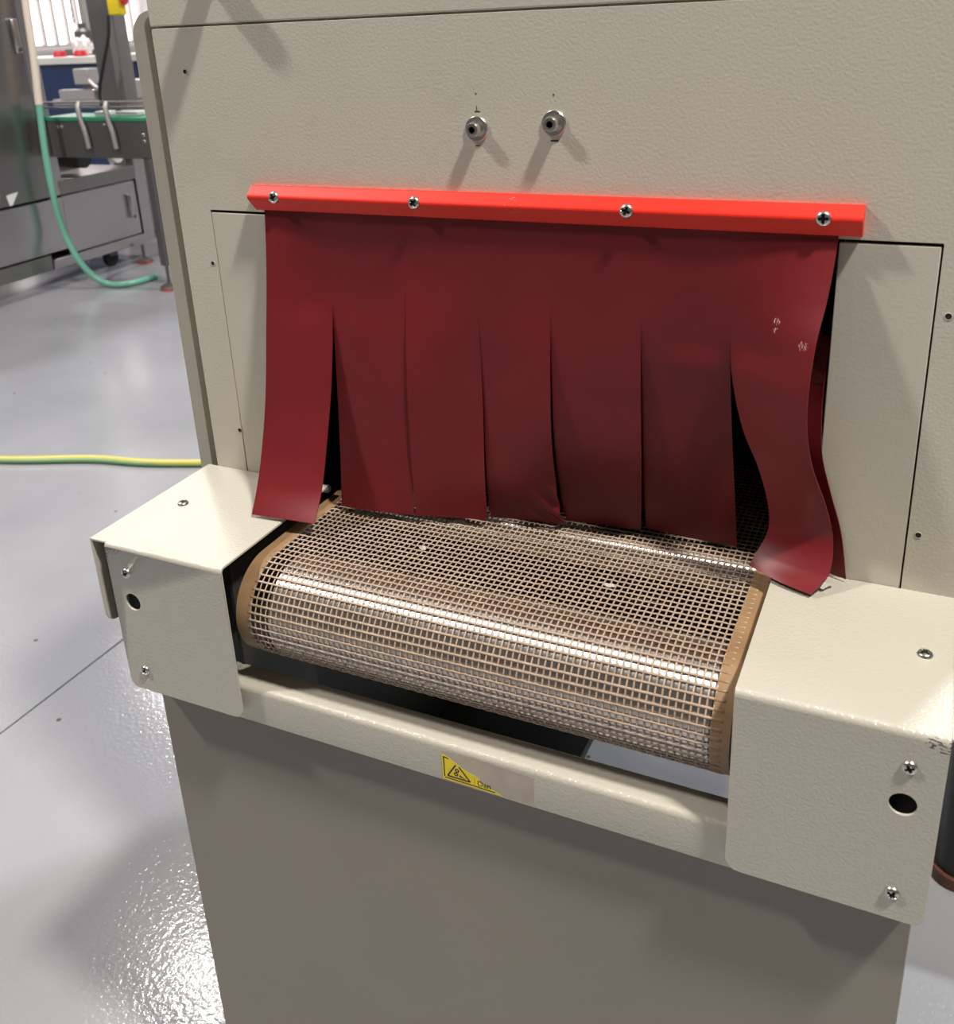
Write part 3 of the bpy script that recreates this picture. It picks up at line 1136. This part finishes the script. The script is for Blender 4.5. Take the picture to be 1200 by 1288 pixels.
# ---- stainless packing machine at the back left (front face X = -3.7)
PM = thing('packing_machine', 'brushed stainless packing machine cabinet with door handle in the background', 'machine', (-4.1, 2.9, FLOOR))
FX = -3.70
box('upper_door', (FX - 0.6, 1.6, -0.375), (FX, 3.045, 1.3), M_STAIN, PM, 0.006)
box('door_post', (FX - 0.6, 3.050, -0.375), (FX - 0.004, 3.130, 1.3), M_STAIN_L, PM, 0.006)
box('lower_door', (FX - 0.6, 1.6, -0.660), (FX, 3.10, -0.385), M_STAIN_L, PM, 0.005)
box('skirt', (FX - 0.6, 1.6, -0.750), (FX - 0.003, 2.965, -0.668), M_STAIN, PM, 0.005)
box('frame_rail', (FX - 0.5, 3.10, -0.375), (FX, 3.66, -0.300), M_STAIN, PM, 0.004)
box('side_door', (FX - 0.5, 3.105, -0.690), (FX - 0.006, 3.645, -0.380), M_STAIN_L, PM, 0.004)
box('lower_rail', (FX - 0.5, 2.97, -0.750), (FX, 3.66, -0.695), M_STAIN_L, PM, 0.004)
box('corner_post', (FX - 0.06, 3.655, -0.750), (FX + 0.002, 3.735, -0.10), M_STAIN_L, PM, 0.004)
box('inner_bay', (FX - 0.5, 3.15, -0.30), (FX - 0.42, 3.65, -0.05), M_DKST, PM, 0.004)
h = box('door_handle', (FX, 2.985, 0.345), (FX + 0.022, 3.022, 0.510), M_STAIN_L, PM, 0.006)
bm = bmesh.new()
lathe(bm, [(0.012, 0), (0.012, 0.004), (0, 0.004)], lambda x, y, hh: (FX + 0.022 + hh, 3.004 + x, 0.365 + y), 16)
finish('lock', bm, M_DKST, h, 30)
h2 = box('side_door_handle', (FX - 0.005, 3.565, -0.588), (FX + 0.020, 3.592, -0.450), M_STAIN_L, PM, 0.006)
bm = bmesh.new()
lathe(bm, [(0.010, 0), (0.010, 0.004), (0, 0.004)], lambda x, y, hh: (FX + 0.020 + hh, 3.579 + x, -0.578 + y), 16)
finish('lock', bm, M_DKST, h2, 30)
for y0, y1 in ((2.67, 2.725), (2.760, 2.835)):  # white plates standing in for bright reflections on the cabinet
    bm = bmesh.new()
    plate(bm, [(y0, -0.318), (y1, -0.312), (y0 + 0.025, -0.372), (y0 + 0.01, -0.372)], [], lambda a, b, c: (FX + 0.0005 + c, a, b), 0.001)
    finish('reflection_plate', bm, M_WHITE, PM, 0)
def foot(x, y, ztop, parent):
    bm = bmesh.new()
    lathe(bm, [(0.009, 0.030), (0.009, ztop - FLOOR)], lambda a, b, hh: (x + a, y + b, FLOOR + hh), 12)
    lathe(bm, [(0.0, 0.034), (0.016, 0.034), (0.045, 0.020), (0.047, 0.014)], lambda a, b, hh: (x + a, y + b, FLOOR + hh), 20)
    f = finish('levelling_foot', bm, M_DKST, parent, 40)
    bm = bmesh.new()
    lathe(bm, [(0.047, 0.014), (0.049, 0.010), (0.049, 0.0)], lambda a, b, hh: (x + a, y + b, FLOOR + hh), 20)
    finish('rubber_pad', bm, M_REDRUB, f, 40)
foot(-3.66, 3.58, -0.745, PM)
foot(-4.15, 1.8, -0.745, PM)
bm = bmesh.new()
lathe(bm, [(0, -0.02), (0.04, -0.02), (0.05, -0.012), (0.05, 0.012), (0.04, 0.02), (0, 0.02)], lambda a, b, hh: (-3.80 + hh, 3.46 + a, FLOOR + 0.05 + b), 24)
cst = finish('caster', bm, M_RUBBER, PM, 30)
box('caster_fork', (-3.83, 3.43, FLOOR + 0.06), (-3.77, 3.49, -0.748), M_DKST, cst, 0.003)
bm = bmesh.new()
lathe(bm, [(0.0, 0), (0.055, 0), (0.055, 0.18), (0, 0.18)], lambda a, b, hh: (-3.90 + hh, 3.32 + a, -0.21 + b), 20)
finish('drive_motor', bm, M_RUBBER, PM, 30)
bm = bmesh.new()
lathe(bm, [(0.0, 0), (0.04, 0), (0.045, 0.02), (0.045, 0.05), (0, 0.05)], lambda a, b, hh: (-3.76 + hh, 3.56 + a, -0.225 + b), 20)
finish('hand_wheel', bm, M_BENCH, PM, 30)

# hose hanging in front of it: light on its upper part painted pale cream, green below
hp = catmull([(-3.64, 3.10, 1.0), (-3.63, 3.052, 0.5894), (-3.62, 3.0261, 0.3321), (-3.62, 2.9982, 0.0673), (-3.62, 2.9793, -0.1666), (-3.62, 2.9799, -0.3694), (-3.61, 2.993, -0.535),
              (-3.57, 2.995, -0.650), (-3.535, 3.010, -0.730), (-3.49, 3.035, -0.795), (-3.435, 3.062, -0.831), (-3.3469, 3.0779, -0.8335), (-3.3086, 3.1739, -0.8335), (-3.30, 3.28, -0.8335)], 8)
DH = thing('drain_hose', 'pale green flexible hose hanging down and curling onto the floor by the stainless cabinet', 'hose', (-3.33, 3.15, FLOOR))
bm = bmesh.new()
tube(bm, hp[22:], 0.0165, 12)
finish('green_hose', bm, M_HOSE, DH, 60)
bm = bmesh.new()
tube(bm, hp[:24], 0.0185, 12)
finish('lit_hose_top', bm, mat('lit_hose_top', (0.72, 0.62, 0.52), 0.35), DH, 60)

# ---- small transfer conveyor with green belt, running along X at Y = 3.1
TC = thing('transfer_conveyor', 'small transfer conveyor with green belt and dark steel side plates beyond the hose', 'conveyor', (-3.35, 3.2, FLOOR))
bm = bmesh.new()
pr = round_poly([(-3.70, -0.175), (-3.030, -0.175), (-3.015, -0.10), (-3.015, 0.005), (-3.70, 0.005)], [0, 0.02, 0.02, 0.01, 0], 4)
plate(bm, pr, [], lambda a, b, c: (a, 3.10 + c, b), 0.010)
finish('side_plate', bm, M_DKST, TC, 30, 0.001)
bm = bmesh.new()
plate(bm, pr, [], lambda a, b, c: (a, 3.28 + c, b), 0.010)
finish('side_plate', bm, M_DKST, TC, 30, 0.001)
box('green_belt', (-3.70, 3.095, 0.006), (-3.015, 3.295, 0.030), M_GREEN, TC, 0.006)
for z in (0.075, 0.100):
    bm = bmesh.new()
    tube(bm, [(-3.70, 3.10, z), (-2.98, 3.10, z)], 0.006, 10)
    finish('guide_rail', bm, M_STAIN, TC, 40)
bm = bmesh.new()
tube(bm, [(-3.70, 3.29, 0.085), (-2.98, 3.29, 0.085)], 0.006, 10)
finish('guide_rail', bm, M_STAIN, TC, 40)
for x in (-3.430, -3.245):
    bm = bmesh.new()
    tube(bm, catmull([(x + 0.01, 3.085, -0.125), (x + 0.005, 3.083, -0.05), (x - 0.012, 3.083, 0.02), (x - 0.02, 3.086, 0.07), (x - 0.02, 3.10, 0.10)], 5), 0.013, 10)
    finish('rail_bracket', bm, M_GREYC, TC, 40)
for x, z in ((-3.63, -0.02), (-3.60, -0.02), (-3.06, -0.06), (-3.06, -0.09), (-3.31, -0.01)):
    screw((x, 3.10, z), (0, -1, 0), TC, 0.2, name='plate_bolt', s=1.9)
for y in (3.10, 3.26):
    box('leg', (-3.085, y, FLOOR + 0.13), (-3.045, y + 0.04, -0.170), M_DKST, TC, 0.002)
    foot(-3.065, y + 0.02, FLOOR + 0.14, TC)
for x, w in ((-3.34, 0.05), (-3.16, 0.09)):
    o = box('white_carton', (x - w, 3.13, 0.0305), (x + w * 0.6, 3.20, 0.052), M_WHITE, None, 0.004)
    tag(o, 'small white packet on the green belt, ' + ('nearer the stainless cabinet' if x < -3.3 else 'nearer the cream machine'), 'packet', 'packets on the green belt')

# ---- dark steel post with yellow emergency stop
PO = thing('control_post', 'dark steel upright post carrying a yellow emergency stop box', 'post', (-4.28, 4.25, FLOOR))
box('column', (-4.40, 4.20, FLOOR + 0.012), (-4.25, 4.32, 1.6), M_DKST, PO, 0.006)
box('column_flange', (-4.248, 4.19, FLOOR + 0.012), (-4.19, 4.30, 1.6), M_STAIN, PO, 0.004)
box('base_plate', (-4.46, 4.14, FLOOR), (-4.12, 4.38, FLOOR + 0.012), M_DKST, PO, 0.002)
eb = box('stop_box', (-4.17, 4.14, 0.520), (-4.075, 4.20, 0.70), M_YEL, PO, 0.008)
box('box_back', (-4.22, 4.15, 0.520), (-4.171, 4.21, 0.70), M_DKST, PO, 0.006)
bm = bmesh.new()
lathe(bm, [(0.012, 0.0), (0.012, 0.015), (0.027, 0.016), (0.030, 0.024), (0.026, 0.034), (0, 0.038)], lambda a, b, hh: (-4.075 + hh * 0.5, 4.14 - hh * 0.9, 0.60 + b) if False else (-4.075 + hh, 4.165 + a, 0.605 + b), 24)
finish('stop_button', bm, M_RED, eb, 40)
bm = bmesh.new()
tube(bm, catmull([(-4.165, 4.13, 0.52), (-4.18, 4.12, 0.40), (-4.25, 4.10, 0.22), (-4.31, 4.10, 0.08), (-4.30, 4.10, -0.06), (-4.24, 4.12, -0.20)], 8), 0.011, 10)
finish('cable', bm, M_RUBBER, PO, 60)

# ---- bench with navy base and things on it
BN = thing('workbench', 'white topped workbench with navy blue cabinet base in the far background', 'bench', (-6.6, 6.3, FLOOR))
box('bench_top', (-7.6, 6.0, 0.185), (-6.0, 6.7, 0.245), M_BENCH, BN, 0.006)
box('base_cabinet', (-7.55, 6.04, FLOOR), (-6.05, 6.66, 0.183), M_BLUE, BN, 0.006)
for x, lab_ in ((-6.73, 'left'), (-6.48, 'right')):
    bm = bmesh.new()
    lathe(bm, [(0, 0.05), (0.045, 0.05), (0.055, 0.035), (0.058, 0.0), (0, 0.0)], lambda a, b, hh: (x + a, 6.10 + b, 0.2455 + hh), 24)
    tag(finish('red_cap', bm, M_RED, None, 40), 'round red cap on the white workbench, the %s one of two' % lab_, 'cap', 'red caps on the workbench')
bm = bmesh.new()
bmesh.ops.create_icosphere(bm, subdivisions=4, radius=1)
for v in bm.verts:
    n = 1 + 0.18 * math.sin(v.co.x * 7 + v.co.y * 5) * math.cos(v.co.z * 6)
    v.co = Vector((-6.61 + v.co.x * 0.11 * n, 6.27 + v.co.y * 0.075 * n, max(0.246, 0.32 + v.co.z * 0.09 * n)))
tag(finish('plastic_bag', bm, M_WHITE, None, 60), 'crumpled white plastic bag lying on the far workbench', 'bag')
BP = thing('bench_press', 'dark small press with round head and hanging chain on the far workbench', 'press', (-6.78, 6.5, 0.2455))
box('press_base', (-6.98, 6.40, 0.2455), (-6.58, 6.62, 0.300), M_DKST, BP, 0.006)
box('press_column', (-6.86, 6.54, 0.300), (-6.80, 6.60, 1.10), M_GREYC, BP, 0.006)
bm = bmesh.new()
lathe(bm, [(0, 0.0), (0.05, 0.0), (0.085, 0.03), (0.085, 0.09), (0.04, 0.12), (0.04, 0.16), (0, 0.16)], lambda a, b, hh: (-6.77 + a, 6.46 + b, 0.360 + hh), 24)
finish('press_head', bm, M_DKST, BP, 40)
bm = bmesh.new()
for q in range(22):
    tube(bm, [(-6.80 + 0.006 * (q % 2), 6.40, 0.52 + q * 0.03), (-6.80 - 0.006 * (q % 2), 6.40, 0.555 + q * 0.03)], 0.011, 6)
finish('chain', bm, M_GREYC, BP, 40)
DV = thing('filling_unit', 'grey filling unit with two blocks on a stand between workbench and conveyor', 'machine', (-5.0, 4.9, FLOOR))
box('column', (-5.2, 4.95, FLOOR + 0.02), (-4.85, 5.15, -0.06), M_GREYC, DV, 0.006)
box('base_plate', (-5.35, 4.85, FLOOR), (-4.75, 5.25, FLOOR + 0.02), M_DKST, DV, 0.004)
box('deck', (-5.50, 4.80, -0.06), (-4.55, 5.25, -0.02), M_STAIN_L, DV, 0.006)
for x in (-5.24, -4.92):
    b0 = box('valve_block', (x - 0.07, 4.86, 0.08), (x + 0.07, 4.98, 0.19), M_GREYC, DV, 0.008)
    box('valve_stem', (x - 0.025, 4.89, -0.02), (x + 0.025, 4.95, 0.08), M_DKST, b0, 0.003)
box('front_tray', (-5.40, 4.78, -0.02), (-5.05, 4.86, 0.05), M_STAIN_L, DV, 0.006)
box('gear_housing', (-4.80, 4.82, -0.02), (-4.62, 5.05, 0.11), M_GREYC, DV, 0.01)
bm = bmesh.new()
tube(bm, catmull([(-5.15, 4.85, 0.11), (-5.08, 4.83, 0.07), (-4.98, 4.83, 0.05), (-4.86, 4.86, 0.06)], 6), 0.010, 8)
finish('air_line', bm, M_BENCH, DV, 60)

# ---- hanging plastic sheet
bm = bmesh.new()
g = []
for r in range(30):
    row = []
    for c in range(40):
        s, t = c / 39, r / 29
        row.append(bm.verts.new((-5.3 + 2.2 * s, 5.6 + 0.04 * math.sin(s * 40 + t * 5) + 0.03 * math.sin(s * 17 - t * 9), FLOOR + 0.01 + 3.3 * (1 - t))))
    g.append(row)
for r in range(29):
    for c in range(39):
        bm.faces.new((g[r][c], g[r][c + 1], g[r + 1][c + 1], g[r + 1][c]))
sh = finish('plastic_curtain', bm, M_SHEET, None, 60)
sh.modifiers.new('thickness', 'SOLIDIFY').thickness = 0.003
tag(sh, 'white plastic sheet hanging in folds behind the steel post', 'sheet')

# ---- daylit windows in the far walls
def window(n, lo, hi, axis):
    e = bpy.data.objects.new('window_%d' % n, None)
    COL.objects.link(e)
    e.location = ((lo[0] + hi[0]) / 2, (lo[1] + hi[1]) / 2, lo[2])
    struct(e)
    box('pane', lo, hi, M_GLOW, e, 0)
    k = 22
    for i in range(k + 1):
        t = i / k
        if axis == 'y':      # wall faces -Y
            x = lo[0] + (hi[0] - lo[0]) * t
            box('mullion', (x - 0.013, lo[1] - 0.05, lo[2]), (x + 0.013, lo[1] - 0.001, hi[2]), M_GREYC, e, 0)
        else:
            y = lo[1] + (hi[1] - lo[1]) * t
            box('mullion', (hi[0] + 0.001, y - 0.02, lo[2]), (hi[0] + 0.05, y + 0.02, hi[2]), M_GREYC, e, 0)
    for z in (lo[2], lo[2] + 0.7, lo[2] + 1.4, hi[2] - 0.03):
        if axis == 'y':
            box('transom', (lo[0], lo[1] - 0.045, z), (hi[0], lo[1] - 0.002, z + 0.03), M_GREYC, e, 0)
        else:
            box('transom', (hi[0] + 0.002, lo[1], z), (hi[0] + 0.045, hi[1], z + 0.03), M_GREYC, e, 0)
window(1, (-8.97, 6.9, 0.3), (-8.95, 10.8, 3.2), 'x')
window(2, (-8.6, 10.95, 0.3), (-3.0, 10.97, 3.2), 'y')

# ---- ceiling lamps (above the picture)
for i, (p, w, c) in enumerate(LAMPS):
    where = ['above right of the cream machine', 'left in front of the cream machine', 'over the green belt conveyor', 'over the far bench', 'added behind the cream machine to light the floor beneath', 'added over the stainless cabinet to brighten the back floor'][i]
    L = thing('high_bay_lamp', 'round high bay ceiling lamp ' + where, 'lamp', (p[0], p[1], p[2] + 0.02), 'ceiling lamps')
    bm = bmesh.new()
    lathe(bm, [(0.24, 0.02), (0.25, 0.05), (0.12, 0.14), (0.05, 0.22), (0.012, 0.24), (0.012, 0.9), (0, 0.9)], lambda a, b, hh: (p[0] + a, p[1] + b, p[2] + hh), 28)
    finish('lamp_housing', bm, M_DKST, L, 40)
    ld = bpy.data.lights.new('lamp_light', 'AREA')
    ld.shape = 'DISK'
    ld.size = 0.42
    ld.energy = w
    ld.color = c
    lo_ = bpy.data.objects.new('lamp_light', ld)
    COL.objects.link(lo_)
    lo_.location = p
    set_parent(lo_, L)
